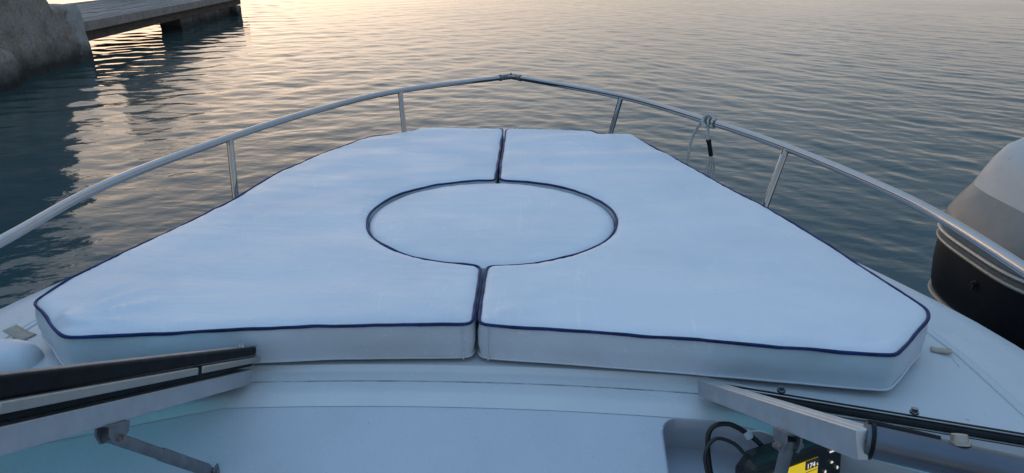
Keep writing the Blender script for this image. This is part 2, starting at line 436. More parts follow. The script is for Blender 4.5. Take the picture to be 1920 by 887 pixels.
# dash: textured panel sloping down into the cockpit, with a moulded tray on the right
def dash():
    nx, ny = 620, 240
    X = np.linspace(-.93, .93, nx); D = np.linspace(1.012, .40, ny)
    XX, DD = np.meshgrid(X, D, indexing='ij')
    YY = DD - .10 * XX ** 2 - .30 * np.maximum(0, np.abs(XX) - .42)
    ZZ = -.1066 - .40 * (1.012 - DD) - .012 * XX ** 2
    def tray(x0, x1):
        r = .007
        mx = sstep(x0 - .001, x0 + r, XX) * (1 - sstep(x1 - r, x1, XX))
        my = 1 - sstep(.999, 1.006, DD)
        # rounded corner
        cx, cy = x0 + .028, .978
        dd = np.hypot(np.minimum(0, XX - cx), np.maximum(0, DD - cy))
        mc = 1 - sstep(.019, .027, dd)
        return np.minimum(np.minimum(mx, my), mc)
    m = tray(.318, .86)
    YY = YY + .050 * m * sstep(.90, .985, DD)
    floor = np.minimum(ZZ, -.200 - .005 * (1.0 - DD))
    ZZ = ZZ * (1 - m) + floor * m
    b = MB(); b.grid([[R(XX[i, j], YY[i, j], ZZ[i, j]) for j in range(ny)] for i in range(nx)])
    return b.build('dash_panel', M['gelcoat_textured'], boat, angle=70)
dash()
# bulkhead below the dash and cockpit sole
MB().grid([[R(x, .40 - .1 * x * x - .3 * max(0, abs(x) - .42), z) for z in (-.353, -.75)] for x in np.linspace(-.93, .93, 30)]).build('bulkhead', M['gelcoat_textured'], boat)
MB().box(R(0, -.45, -.76), (.92, .86, .01)).build('cockpit_sole', M['gelcoat'], boat)

# bow rail: two bent tubes, a clamp at the stem, stanchions
railz = .12
def A(*p): return [R(x, y, z) for x, y, z in p]
left_pts = A((-.905, .55, -.09), (-.90, .62, .06), (-.885, .74, .115), (-.865, 1.13, .12), (-.873, 1.504, .12), (-.779, 1.962, .12), (-.639, 2.386, .12), (-.435, 2.774, .12), (-.012, 3.172, .12))
right_pts = A((.93, .55, -.09), (.928, .62, .06), (.926, .74, .115), (.930, 1.118, .12), (.927, 1.385, .12), (.893, 1.605, .12), (.80, 1.942, .12), (.661, 2.275, .12), (.425, 2.709, .12), (-.012, 3.172, .12))
rail = MB().tube(spline(left_pts, 10), .0106, 16).tube(spline(right_pts, 10), .0113, 16).build('bow_rail', M['stainless'], boat)
def sub(mb, name, mat, parent, **k):
    return mb.build(name, M[mat], parent, **k)
def post(top, bot):
    b = MB(); top, bot = Vector(top), Vector(bot)
    b.tube([bot, top], .0098, 14)
    b.tube([bot, bot + Vector((0, 0, .006))], .027, 18); b.tube([bot + Vector((0, 0, .006)), bot + Vector((0, 0, .022))], [.017, .013], 16)
    d = (top - bot).normalized()
    b.tube([top - d * .022, top - d * .004], [.0100, .0115], 14)
    return sub(b, 'stanchion', 'stainless', rail)
for t_, q in (((-.435, 2.774, .12), (-.418, 2.733, -.03)), ((-.779, 1.962, .12), (-.770, 1.929, -.03)), ((.425, 2.709, .12), (.396, 2.74, -.03)), ((.80, 1.942, .12), (.754, 1.906, -.03))):
    t_, q = Vector(t_), Vector(q); s_ = (-.100 - t_.z) / (q.z - t_.z); b_ = t_ + (q - t_) * s_
    post(R(*t_), R(*b_))
jb = MB()
jb.tube(A((-.055, 3.131, .12), (-.012, 3.172, .12), (.030, 3.128, .12)), .0120, 16)
jb.tube(A((-.060, 3.126, .12), (-.054, 3.132, .12)), .0140, 16); jb.tube(A((.027, 3.131, .12), (.033, 3.125, .12)), .0140, 16)
jb.disc(R(-.012, 3.168, .13), (0, 0, 1), .004, .006, 8)
sub(jb, 'rail_joint', 'aluminium_dull', rail)

# windscreen halves ----------------------------------------------------------
N_ = Vector((0, math.sin(math.radians(27.3)), math.cos(math.radians(27.3))))   # outward normal of the raked pane
def bar(mb, p0, p1, n0, n1, x0, x1, side):
    """bar along p0->p1; (n0,n1) = (low,high) offset along the pane normal at each end; x0..x1 outboard thickness"""
    c = []
    for p, n in ((p0, n0), (p1, n1)):
        p = Vector(p)
        c += [p + N_ * n[0] + Vector((side * x0, 0, 0)), p + N_ * n[1] + Vector((side * x0, 0, 0)), p + N_ * n[1] + Vector((side * x1, 0, 0)), p + N_ * n[0] + Vector((side * x1, 0, 0))]
    return mb.hexa(c)
def windscreen(side):
    ws = MB()
    b0 = R(side * .384, 1.041, -.065); b1 = R(side * .430, .605, .160) if side > 0 else R(-.452, .545, .168)        # inboard post, upper edge
    o0 = R(side * .90, .905, -.068); o1 = R(side * .96, .47, .155)            # outboard end
    bar(ws, b0, b1, (-.026, 0), (-.031, 0), 0, .012, side)
    bar(ws, b0 + Vector((0, 0, -.0)), b1, (-.004, .0), (-.004, .0), .013, .030, side)
    w_ = ws.build('windscreen', M['aluminium'], boat, bevel=.0015)
    g = MB(); off = N_ * -.010; th = N_ * -.004
    q = [b0 + off + Vector((side * .008, -.004, 0)), o0 + off, o1 + off, b1 + off + Vector((side * .008, 0, 0))]
    g.hexa([q[0], q[1], q[1] + th, q[0] + th, q[3], q[2], q[2] + th, q[3] + th])
    sub(g, 'glass_pane', 'windscreen_glass', w_, smooth=False)
    # rubber seal at the foot, two ribs with a groove between
    def off_line(a, b, dy, dz, n=16): return [a.lerp(b, i / n) + Vector((0, dy, dz)) for i in range(n + 1)]
    a, b = b0 + Vector((side * .035, -.006, -.008)), o0 + Vector((0, .005, -.008))
    r_ = MB().tube(off_line(a, b, .006, -.006), .0085, 10).tube(off_line(a, b, -.010, -.004), .0075, 10)
    r_.tube(off_line(a, b, -.002, -.012), .009, 8)
    sub(r_, 'rubber_seal', 'rubber', w_)
    sub(MB().tube(off_line(a, b, -.0025, .0035), .0016, 6), 'seal_bead', 'trim_silver', w_)
    for f in (.21, .615):
        p = a.lerp(b, f) + Vector((0, .012, .004)); s = MB()
        s.disc(p, (0, .1, 1), .0075, .003, 14); s.disc(p + Vector((0, 0, .003)), (0, .1, 1), .0058, .006, 14, .0052)
        sub(s, 'screw', 'stainless', w_)
    # top rail: rounded tube with a boot where it meets the post
    ta, tb = b1 + N_ * -.0175 + Vector((side * .013, .014, 0)), o1 + N_ * -.030 + Vector((0, -.02, 0))
    sub(MB().tube([ta, ta.lerp(tb, .5), tb], .0185, 20, flat=.95), 'top_rail', 'anodised_tube', w_)
    bt = MB(); dv = (tb - ta).normalized()
    bt.tube([ta + dv * .004, ta + dv * .008], .0194, 18)
    bt.tube([ta + N_ * .0165 + dv * .004, ta + N_ * .0165 + dv * .070], [.005, .004], 8)
    sub(bt, 'corner_boot', 'rubber', w_)
    s = MB(); p = ta.lerp(tb, .16) + N_ * .016
    s.disc(p, N_, .0105, .003, 16); s.disc(p + N_ * .003, N_, .0082, .007, 16, .0075)
    sub(s, 'thumb_screw', 'trim_silver', w_)
    return w_, b0, b1
wr, rb0, rb1 = windscreen(1)
wl, lb0, lb1 = windscreen(-1)

def brace(side, b0, b1, f, foot, parts=('aluminium_dull',)):
    """channel bracket under the post, bolts, telescopic strut down to a foot"""
    p = b0.lerp(b1, f) + N_ * -.034 + Vector((side * .006, 0, 0))
    dv = (b1 - b0).normalized(); foot = Vector(foot)
    br = MB(); k_ = .70
    for sx in (-1, 1):      # two cheeks
        c = p + Vector((sx * .009, 0, 0)); pts = []
        for a_, n_ in ((-.026, .008), (.026, .008), (.024, -.012), (.010, -.030), (-.008, -.030), (-.024, -.012)):
            pts.append(c + dv * a_ * k_ + N_ * n_ * k_)
        k = len(pts); e = Vector((.0015, 0, 0))
        br.add([q + e for q in pts] + [q - e for q in pts], [tuple(range(k)), tuple(range(2 * k - 1, k - 1, -1))] + [(i, k + i, k + (i + 1) % k, (i + 1) % k) for i in range(k)])
    br.box(p + N_ * .004, (.010, .018, .0018), Matrix.Rotation(math.radians(-27), 3, 'X'))
    o = br.build('brace', M['aluminium_dull'], boat, smooth=False, bevel=.0008)
    q = p + N_ * -.013
    st = MB(); fd = (foot - q)
    st.tube([q - fd.normalized() * .009, q + fd * .45], .0080, 14); st.tube([q + fd * .43, q + fd * .45, q + fd * .94], [.0084, .0094, .0094], 14); st.tube([q + fd * .94, foot], [.008, .006], 12)
    sub(st, 'strut', 'aluminium_dull', o)
    s = MB(); s.disc(q + Vector((-.0155, 0, 0)), (1, 0, 0), .0048, .031, 12); s.disc(q + Vector((-.0185, 0, 0)), (1, 0, 0), .0032, .037, 10)
    sub(s, 'bolt', 'rusty_steel', o)
    fb = MB(); fb.disc(foot + Vector((0, 0, -.012)), (0, .37, 1), .015, .003, 20)
    for sx in (-1, 1): fb.box(foot + Vector((sx * .0075, 0, -.002)), (.0014, .009, .011))
    fb.disc(foot + Vector((-.012, 0, 0)), (1, 0, 0), .004, .024, 10)
    sub(fb, 'foot_bracket', 'aluminium_dull', o, bevel=.001)
    return o
brace(1, rb0, rb1, .66, R(.392, .705, -.208))
brace(-1, lb0, lb1, .60, R(-.396, .874, -.146))

# centre window folded back on top of the left windscreen
fw = MB()
c0, c1 = lb0 + Vector((0, .004, 0)), lb1 + (lb1 - lb0).normalized() * .01
bar(fw, c0, c1, (.0205, .0235), (.030, .034), -.004, .05, -1)
bar(fw, c0, c1, (.0365, .0385), (.053, .056), -.004, .014, -1)
fo = fw.build('folding_window', M['aluminium_dull'], boat, bevel=.0008)
g_ = MB(); bar(g_, c0, c1, (.003, .010), (.005, .013), .004, .03, -1); sub(g_, 'rubber_seal', 'rubber', fo)
g_ = MB(); bar(g_, c0 + (c1 - c0) * .006, c0.lerp(c1, .985), (.0225, .0375), (.0290, .0550), -.006, .016, -1); sub(g_, 'rubber_edge', 'rubber', fo, bevel=.004, seg=3)
g_ = MB()
L1 = c0.lerp(c1, .30); L2 = c0.lerp(c1, .325)
bar(g_, c0.lerp(c1, -.01), L1, (.010, .0195), (.0115, .0225), -.010, .012, -1)
sub(g_, 'trim_strip', 'trim_silver', fo, bevel=.002, seg=3)
g_ = MB(); bar(g_, L2, c0.lerp(c1, .93), (.0115, .0225), (.0150, .0280), -.012, .012, -1)
sub(g_, 'trim_strip', 'trim_silver', fo, bevel=.002, seg=3)
g_ = MB(); bar(g_, L1, L2, (.009, .0235), (.009, .0235), -.008, .010, -1); sub(g_, 'trim_joint', 'rubber', fo)
g_ = MB()
e0, e1 = c0 + Vector((-.74, -.25, 0)), c1 + Vector((-.74, -.25, 0))
g_.hexa([c0 + N_ * .028 + Vector((-.012, 0, 0)), e0 + N_ * .028, e0 + N_ * .032, c0 + N_ * .032 + Vector((-.012, 0, 0)), c1 + N_ * .046 + Vector((-.012, 0, 0)), e1 + N_ * .046, e1 + N_ * .050, c1 + N_ * .050 + Vector((-.012, 0, 0))])
sub(g_, 'glass_pane', 'windscreen_glass', fo, smooth=False)
g_ = MB(); g_.disc(c0.lerp(c1, .075) + N_ * .039, N_, .006, .005, 12); sub(g_, 'screw', 'stainless', fo)

# moulded dome cap on the left side deck
dm = MB(); ring = []
for i in range(11):
    f = i / 10 * PI / 2; z = .047 * math.sin(f); k = max(.02, math.cos(f) ** .45)
    ring.append([R(-.885 + .085 * k * math.copysign(abs(math.cos(a)) ** .7, math.cos(a)), 1.085 + .050 * k * math.copysign(abs(math.sin(a)) ** .7, math.sin(a)), -.104 + z) for a in np.linspace(0, 2 * PI, 33)])
dm.grid(ring).build('dome_cap', M['white_plastic'], boat, angle=60)

# ---------------------------------------------------------------- cushions
def resample(poly, step):
    out = []; m = len(poly)
    for i in range(m):
        a, b = np.array(poly[i]), np.array(poly[(i + 1) % m]); n = max(1, int(round(np.linalg.norm(b - a) / step)))
        for k in range(n): out.append(a + (b - a) * k / n)
    return np.array(out)
def relax(P, n, keep=None):
    for _ in range(n):
        P = P * .5 + (np.roll(P, 1, 0) + np.roll(P, -1, 0)) * .25
    return P
def inpoly(P, Q):
    x, y = Q[:, 0], Q[:, 1]; c = np.zeros(len(Q), bool); n = len(P)
    for i in range(n):
        a, b = P[i], P[i - 1]
        k = ((a[1] > y) != (b[1] > y)) & (x < (b[0] - a[0]) * (y - a[1]) / (b[1] - a[1] + 1e-12) + a[0]); c ^= k
    return c
def cushion(name, outline, top, thick, label, crease_fn, piped=True, seed=0, rnd=.018, group=None):
    rt = empty(name, (float(outline[:, 0].mean()), float(outline[:, 1].mean()), Z0 - thick))
    tag(rt, label, 'cushion', group)
    P = outline
    m = len(P)
    nrm = np.roll(P, -1, 0) - np.roll(P, 1, 0); nrm = np.stack([nrm[:, 1], -nrm[:, 0]], 1); nrm /= np.linalg.norm(nrm, axis=1)[:, None] + 1e-9
    area = .5 * np.sum(P[:, 0] * np.roll(P[:, 1], -1) - np.roll(P[:, 0], -1) * P[:, 1])
    if area < 0: nrm = -nrm      # outward
    # top: outline polygon, cut by a fine grid, then puffed
    bm = bmesh.new(); bm.faces.new([bm.verts.new((p[0], p[1], 0)) for p in P])
    bmesh.ops.triangulate(bm, faces=bm.faces[:])
    lo, hi = P.min(0), P.max(0); st = .0145
    for ax in (0, 1):
        for v in np.arange(lo[ax] + st, hi[ax], st):
            c = [0, 0, 0]; nn = [0, 0, 0]; c[ax] = v; nn[ax] = 1
            bmesh.ops.bisect_plane(bm, geom=bm.verts[:] + bm.edges[:] + bm.faces[:], plane_co=c, plane_no=nn, dist=1e-6)
    V = np.array([v.co[:] for v in bm.verts])[:, :2]
    D = np.full(len(V), 9.); A_ = P; B_ = np.roll(P, -1, 0)
    for a, b in zip(A_, B_):
        ab = b - a; t_ = np.clip(((V - a) @ ab) / (ab @ ab + 1e-12), 0, 1); D = np.minimum(D, np.linalg.norm(V - a - t_[:, None] * ab, axis=1))
    for v, dd, xy in zip(bm.verts, D, V):
        q = min(1, dd / rnd); z = top - .007 * (1 - q) ** 2 + .004 * min(1, dd / .10)
        k = min(1, dd / .02)
        z += .0022 * math.exp(-(dd / .04) ** 2) * k * fbm((xy[0] * 24, xy[1] * 24, seed), 2)
        z += k * (.0030 * fbm((xy[0] * 3 + seed, xy[1] * 5, 0), 3) + crease_fn(xy[0], xy[1], dd))
        v.co.z = Z0 + z
    me = bpy.data.meshes.new('cover'); bm.to_mesh(me); bm.free()
    me.materials.append(M['vinyl_top']); o = bpy.data.objects.new('cover', me); link(o, rt); o.matrix_parent_inverse = Matrix.Translation(-Vector(rt.location))
    for p in me.polygons: p.use_smooth = True
    if me.polygons[0].normal.z < 0: me.flip_normals()
    # side wall, bulging a little, with a seam near the foot
    prof = [(0, top - .007), (.002, top - .016), (.0045, top - .030), (.0045, top - .050), (.001, -thick + .010), (.002, -thick + .006), (.0025, -thick + .003), (-.002, -thick), (-.02, -thick)]
    S = []
    for i in range(m):
        wv = .0028 * fbm((P[i][0] * 9 + seed, P[i][1] * 9, 2), 3)
        lift = .004 * max(0, fbm((P[i][0] * 4 + seed, P[i][1] * 4, 7), 2))
        S.append([Vector((P[i][0] + nrm[i][0] * (e + (wv if e > 0 else 0)), P[i][1] + nrm[i][1] * (e + (wv if e > 0 else 0)), Z0 + z + (lift if z < -thick + .02 else 0))) for e, z in prof])
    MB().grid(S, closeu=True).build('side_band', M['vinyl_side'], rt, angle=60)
    if piped:
        pp = [Vector((P[i][0] + nrm[i][0] * .001, P[i][1] + nrm[i][1] * .001, Z0 + top - .006 + .0020 * fbm((P[i][0] * 11 + seed, P[i][1] * 11, 5), 3))) for i in range(m)]
        MB().loop(pp, .0031, 8, .22).build('piping', M['navy_piping'], rt)
    seam = [Vector((P[i][0] + nrm[i][0] * .003, P[i][1] + nrm[i][1] * .003, Z0 - thick + .005)) for i in range(m)]
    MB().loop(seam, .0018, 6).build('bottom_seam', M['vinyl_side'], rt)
    return rt
CX, CY, CR = -.005, 1.685, .3155
def arc(a0, a1, n=40): return [(CX + CR * math.sin(a), CY + CR * math.cos(a)) for a in np.linspace(a0, a1, n)]   # angle from +y, clockwise
def seamx(y): return -.001 - .011 * (y - 1.1)
gap = .0065
g0 = gap / CR
L = [(-.700, 1.032), (-.838, 1.158), (-.836, 1.259), (-.800, 1.401), (-.760, 1.554), (-.712, 1.759), (-.678, 2.042), (-.610, 2.271), (-.510, 2.507), (-.398, 2.585), (-.369, 2.605), (-.345, 2.661), (-.279, 2.682)]
L += [(seamx(2.68) - gap, 2.682)] + [(seamx(y) - gap, y) for y in np.linspace(2.6, CY + CR + .01, 8)] + [(CX + CR * math.sin(a), CY + CR * math.cos(a)) for a in np.linspace(-g0 - .01, -PI + g0 + .01, 50)] + [(seamx(y) - gap, y) for y in np.linspace(CY - CR - .01, 1.125, 5)] + [(seamx(1.1) - gap, 1.113), (-.25, 1.097), (-.45, 1.070)]
Rr_ = [(.705, 1.036), (.37, 1.077), (.15, 1.101), (seamx(1.1) + gap, 1.113)] + [(seamx(y) + gap, y) for y in np.linspace(1.125, CY - CR - .01, 5)] + [(CX + CR * math.sin(a), CY + CR * math.cos(a)) for a in np.linspace(PI - g0 - .01, g0 + .01, 50)] + [(seamx(y) + gap, y) for y in np.linspace(CY + CR + .01, 2.6, 8)]
Rr_ += [(seamx(2.68) + gap, 2.672), (.317, 2.667), (.340, 2.615), (.462, 2.595), (.578, 2.228), (.655, 1.965), (.712, 1.800), (.752, 1.640), (.784, 1.514), (.815, 1.341), (.842, 1.205), (.826, 1.172)]
def fold(x, y, px, py, ang, width, length, h):
    dx, dy = x - px, y - py; u = dx * math.cos(ang) + dy * math.sin(ang); v = -dx * math.sin(ang) + dy * math.cos(ang)
    if u < 0 or u > length: return 0
    return h * math.exp(-(v / (width * (.5 + u / length))) ** 2) * (1 - u / length) * min(1, u / .03)
def creaseL(x, y, d):
    z = 0
    for a, h in ((.15, .005), (.55, .006), (.95, .005), (1.35, .004)): z += fold(x, y, -.745, 1.062, a, .011, .20, h * 2.3)
    for a, h in ((2.2, .0035), (2.7, .003)): z += fold(x, y, -.03, 1.13, a, .014, .16, h)
    z += fold(x, y, -.05, 1.36, 2.5, .02, .2, .004)
    z += .0016 * math.sin(21 * (y - .5 * x) + 4 * fbm((x * 1.6, y * 1.6, 5), 3)) * max(0, min(1, (d - .02) / .1))
    z += .0016 * math.sin(28 * (y + .25 * x) + 3 * fbm((x * 2, y * 2, 3), 2)) * max(0, min(1, (y - 1.9) / .4))
    return z
def creaseR(x, y, d):
    z = 0
    for a, h in ((.5, .004), (.95, .004)): z += fold(x, y, .03, 1.13, a, .014, .17, h)
    for a, h in ((1.9, .005), (2.5, .005)): z += fold(x, y, .68, 1.07, a, .016, .2, h)
    z += .0040 * math.sin(34 * (y - .18 * x) + 4 * fbm((x * 2.2, y * 2, 9), 2)) * max(0, min(1, (y - 1.95) / .35)) * max(0, min(1, (x + .02) / .2))
    return z
def wavy(P, s, a=.0022):
    return np.array([[p[0] + a * fbm((p[0] * 7 + s, p[1] * 7, 0), 3), p[1] + a * fbm((p[0] * 7 + s, p[1] * 7, 8), 3)] for p in P])
def band_seam(rt, x, y):
    MB().tube([R(x + .0006 * math.sin(k), y, -.010 - .0655 * k / 8) for k in range(9)], .0013, 6).build('corner_seam', M['vinyl_side'], rt)
GC = 'sun pad cushions on the foredeck'
TH = .0775
cl_ = cushion('sun_pad_cushion', wavy(relax(resample(L, .010), 3), 1), 0, TH, 'left white vinyl sun pad with navy piping, radiating creases at its rear corner', creaseL, seed=3, group=GC)
cr_ = cushion('sun_pad_cushion', wavy(relax(resample(Rr_, .010), 3), 5), 0, TH, 'right white vinyl sun pad with navy piping, beside the rope on the rail', creaseR, seed=8, group=GC)
band_seam(cl_, seamx(1.1) - gap - .016, 1.1075); band_seam(cr_, seamx(1.1) + gap + .016, 1.1065)
circ = np.array([(CX + .3062 * math.cos(a), CY - .003 + .3062 * math.sin(a)) for a in np.linspace(0, 2 * PI, 170)[:-1]])
cushion('hatch_cushion', circ, -.0065, TH - .002, 'round white cushion without piping set into the hole between the two halves', lambda x, y, d: -.0012 * math.exp(-((x) ** 2 + (y - 1.72) ** 2) / .01), piped=False, seed=15, rnd=.03, group=GC)

# -------------------------------------------------------------------- rope
rope = empty('mooring_rope', tuple(R(.71, 2.155, .12)))
tag(rope, 'grey rope knotted round the right bow rail with black taped end', 'rope')
def on_rail(f):   # point on the right rail between two measured points
    return R(.800, 1.942, .12).lerp(R(.661, 2.275, .12), f)
kc = on_rail(.985); rd = (R(.661, 2.275, .12) - R(.800, 1.942, .12)).normalized(); pr = rd.cross(Vector((0, 0, 1)))
kn = MB()
for k, off in enumerate((-.020, -.004, .011)):
    kn.loop([kc + rd * (off + .006 * math.sin(a + k)) + (Vector((0, 0, 1)) * math.cos(a) + pr * math.sin(a)) * .0142 for a in np.linspace(0, 2 * PI, 25)[:-1]], .0045, 8)
kn.tube(spline([kc + rd * -.026 + Vector((0, 0, .006)), kc + rd * -.008 + Vector((0, 0, .023)) - pr * .004, kc + rd * .014 + Vector((0, 0, .018)) - pr * .012, kc + rd * .006 - pr * .026, kc + rd * -.014 - pr * .024 - Vector((0, 0, .012))], 6), .0046, 8)
kn.build('knot', M['rope'], rope)
s0 = kc + rd * .012 + pr * .018
MB().tube(spline([s0, s0 + rd * .045 + Vector((-.01, 0, -.02)), s0 + rd * .075 + Vector((-.015, 0, -.07)), s0 + rd * .08 + Vector((-.02, 0, -.13)), s0 + rd * .085 + Vector((-.02, .0, -.215))], 8), .0047, 8).build('strand', M['rope'], rope)
s1 = kc - rd * .012 - pr * .016 + Vector((0, 0, -.012))
MB().tube(spline([s1, s1 + Vector((.004, 0, -.03)), s1 + Vector((.008, 0, -.05))], 5), .0047, 8).build('strand', M['rope'], rope)
MB().tube(spline([s1 + Vector((.006, 0, -.042)), s1 + Vector((.012, 0, -.062)), s1 + Vector((.020, 0, -.095))], 5), [.0085] * 3 + [.0072] * 8, 10).build('tape_sleeve', M['rubber'], rope)
for k in range(4):
    e = s1 + Vector((.019, 0, -.092))
    MB().tube(spline([e, e + Vector((.004 + .006 * (k - 1.5), 0, -.02)), e + Vector((.004 + .010 * (k - 1.5), .004 * k, -.05)), e + Vector((.008 + .009 * (k - 1.5), .004 * k, -.085 - .006 * k))], 5), .0034, 7).build('frayed_end', M['rope'], rope)

# --------------------------------------------------------------- tape scraps
def tape(c, ang, ln, wd, lift, label):
    P = []
    for i in range(9):
        f = i / 8; row = []
        for k in range(2):
            for th in (0,):
                x = (f - .5) * ln; y = (k - .5) * wd
                row.append(Vector((c.x + x * math.cos(ang) - y * math.sin(ang), c.y + x * math.sin(ang) + y * math.cos(ang), c.z + lift * (1 - f) ** 2 + .0005)))
        P.append(row)
    o = MB().grid(P).build('tape_scrap', M['tape_tan'])
    so_ = o.modifiers.new('thick', 'SOLIDIFY'); so_.thickness = .0012; so_.offset = 1
    tag(o, label, 'tape', 'scraps of tape on the side decks')
def deckz(x, y):
    wv, c = float(halfw(y)), crease(y)
    return trunk_z(x) if abs(x) <= c else trunk_z(c) - .004 - .022 * (abs(x) - c) / (wv - c)
tape(R(-.905, 1.185, deckz(-.905, 1.185) + .001), -.35, .055, .028, .010, 'tan scrap of tape peeling up beside the left pad corner')
tape(R(.885, 1.205, deckz(.885, 1.205) + .001), 2.7, .035, .02, .004, 'small flat beige scrap of tape on the right side deck')

# ------------------------------------------------------------- chart plotter
def plotter():
    th = math.radians(27); ux = Vector((math.cos(th), math.sin(th), 0)); uy = Vector((-math.sin(th), math.cos(th), 0)); uz = Vector((0, 0, 1))
    tl = math.radians(8); fz = (uz * math.cos(tl) + uy * math.sin(tl)); fn = (-uy * math.cos(tl) + uz * math.sin(tl))   # face tilts back a little
    O = R(.583, .890, -.178)            # lower right front corner
    rt = empty('chart_plotter', tuple(R(.50, .86, -.172)))
    tag(rt, 'black chart plotter with lit yellow map screen in the dash tray', 'chart plotter')
    W_, H_ = .178, .112
    def F(a, b, n=0): return O + ux * (a - W_) + fz * b + fn * n      # a from the left edge, b up, n out of the face
    h = MB()
    # front bezel and tapering back shell: loops with chamfered corners
    def loopc(a0, a1, b0, b1, ch, dep, sh=0):
        return [F(a0 + ch, b0, -dep), F(a1 - ch, b0, -dep), F(a1, b0 + ch, -dep), F(a1, b1 - ch, -dep), F(a1 - ch, b1, -dep), F(a0 + ch, b1, -dep), F(a0, b1 - ch, -dep), F(a0, b0 + ch, -dep)]
    loops = [loopc(.004, W_ - .004, .004, H_ - .004, .004, -.002), loopc(0, W_, 0, H_, .008, .002), loopc(0, W_, 0, H_, .008, .018), loopc(.012, W_ - .012, .008, H_ - .006, .016, .032), loopc(.016, W_ - .016, .008, H_ - .012, .02, .052), loopc(.034, W_ - .034, .016, H_ - .03, .02, .072)]
    vs = [p for l_ in loops for p in l_]; fs = [tuple(range(8)), tuple(range(len(vs) - 1, len(vs) - 9, -1))]
    for i in range(len(loops) - 1):
        for k in range(8): fs.append((i * 8 + k, i * 8 + (k + 1) % 8, (i + 1) * 8 + (k + 1) % 8, (i + 1) * 8 + k))
    h.add(vs, fs)
    hs = h.build('housing', M['black_plastic'], rt, bevel=.0015)
    def plate(name, pts, mat, n, par):
        b = MB(); k = len(pts); b.add([F(a, c, n) for a, c in pts] + [F(a, c, n - .0008) for a, c in pts], [tuple(range(k)), tuple(range(2 * k - 1, k - 1, -1))] + [(i, (i + 1) % k, k + (i + 1) % k, k + i) for i in range(k)])
        return b.build(name, M[mat], par, smooth=False)
    sc = plate('screen', [(.014, .012), (.124, .012), (.124, .092), (.014, .092)], 'screen_yellow', .0035, rt)
    coast = [(.014, .0925), (.066, .0925), (.063, .084), (.067, .078), (.060, .070), (.064, .060), (.050, .052), (.040, .040), (.046, .026), (.036, .0115), (.014, .0115)]
    plate('chart_sea', coast, 'screen_pale', .0040, sc)
    plate('heading_box', [(.098, .078), (.1245, .078), (.1245, .0925), (.098, .0925)], 'screen_dark', .0045, sc)
    def ring(cx, cy, r, mat, a0, a1, n):
        b = MB(); b.tube([F(cx + r * math.cos(a), cy + r * math.sin(a), n) for a in np.linspace(a0, a1, 24)], .0007, 6); b.build('range_ring', M[mat], sc)
    ring(.058, .050, .016, 'screen_red', 0, 2 * PI, .0045); ring(.058, .050, .008, 'screen_red', 0, PI, .0045)
    plate('scale_line', [(.100, .073), (.122, .073), (.122, .0738), (.100, .0738)], 'screen_red', .0043, sc)
    # keypad: four arrow keys round a hub and a bar key
    kx, ky = .153, .062
    for a in (0, 90, 180, 270):
        c, s = math.cos(math.radians(a)), math.sin(math.radians(a))
        def rot(u, v): return (kx + (u * c - v * s), ky + (u * s + v * c))
        plate('arrow_key', [rot(.012, -.0032), rot(.0150, 0), rot(.012, .0032), rot(.0108, 0)], 'key_white', .0042, rt)
    plate('bar_key', [(kx - .006, .092), (kx + .004, .092), (kx + .004, .0945), (kx - .006, .0945)], 'key_white', .0042, rt)
    # heading digits as text
    def txt(body, a, b, size):
        cu = bpy.data.curves.new('heading_digits', 'FONT'); cu.body = body; cu.size = size; cu.extrude = .0002
        cu.materials.append(M['key_white']); to = bpy.data.objects.new('heading_digits', cu)
        Mx = Matrix.Identity(4)
        for i, v in enumerate((ux, fz, fn)):
            for r in range(3): Mx[r][i] = v[r]
        p = F(a, b, .0052); Mx.translation = p; to.matrix_world = Mx
        COL.objects.link(to); bpy.context.view_layer.update()
        me = bpy.data.meshes.new_from_object(to.evaluated_get(bpy.context.evaluated_depsgraph_get()))
        bpy.data.objects.remove(to); me.transform(Mx)
        o = bpy.data.objects.new('heading_digits', me); link(o, sc)
    txt('174', .0995, .0800, .0115); txt('s', .1195, .0805, .008)
    # cables looping out of the back, one with a white tie
    top = F(.02, H_ - .02, -.045)
    MB().tube(spline([F(.030, H_ - .014, -.050), F(.022, H_ - .002, -.066), F(.000, H_ + .004, -.080), F(-.022, H_ - .016, -.076), F(-.024, H_ - .055, -.060), F(-.014, .012, -.045), F(.01, .006, -.04)], 10), .0029, 10).build('cable', M['black_plastic'], rt)
    MB().tube(spline([F(.075, H_ - .020, -.058), F(.062, H_ - .004, -.076), F(.034, H_ + .014, -.092), F(.004, H_ + .006, -.098), F(-.004, H_ - .050, -.085), F(.00, .012, -.06), F(.03, .006, -.05)], 10), .0039, 10).build('cable', M['black_plastic'], rt)
    tp = F(.062, H_ - .004, -.076); tb_ = MB()
    tb_.tube([tp + Vector((-.003, .002, .004)), tp + Vector((.003, -.002, -.005))], .0062, 10); tb_.tube(spline([tp + Vector((.003, 0, .006)), tp + Vector((.018, -.002, .008)), tp + Vector((.036, -.006, .003))], 5), .0012, 6)
    tb_.build('cable_tie', M['tie_white'], rt)
plotter()

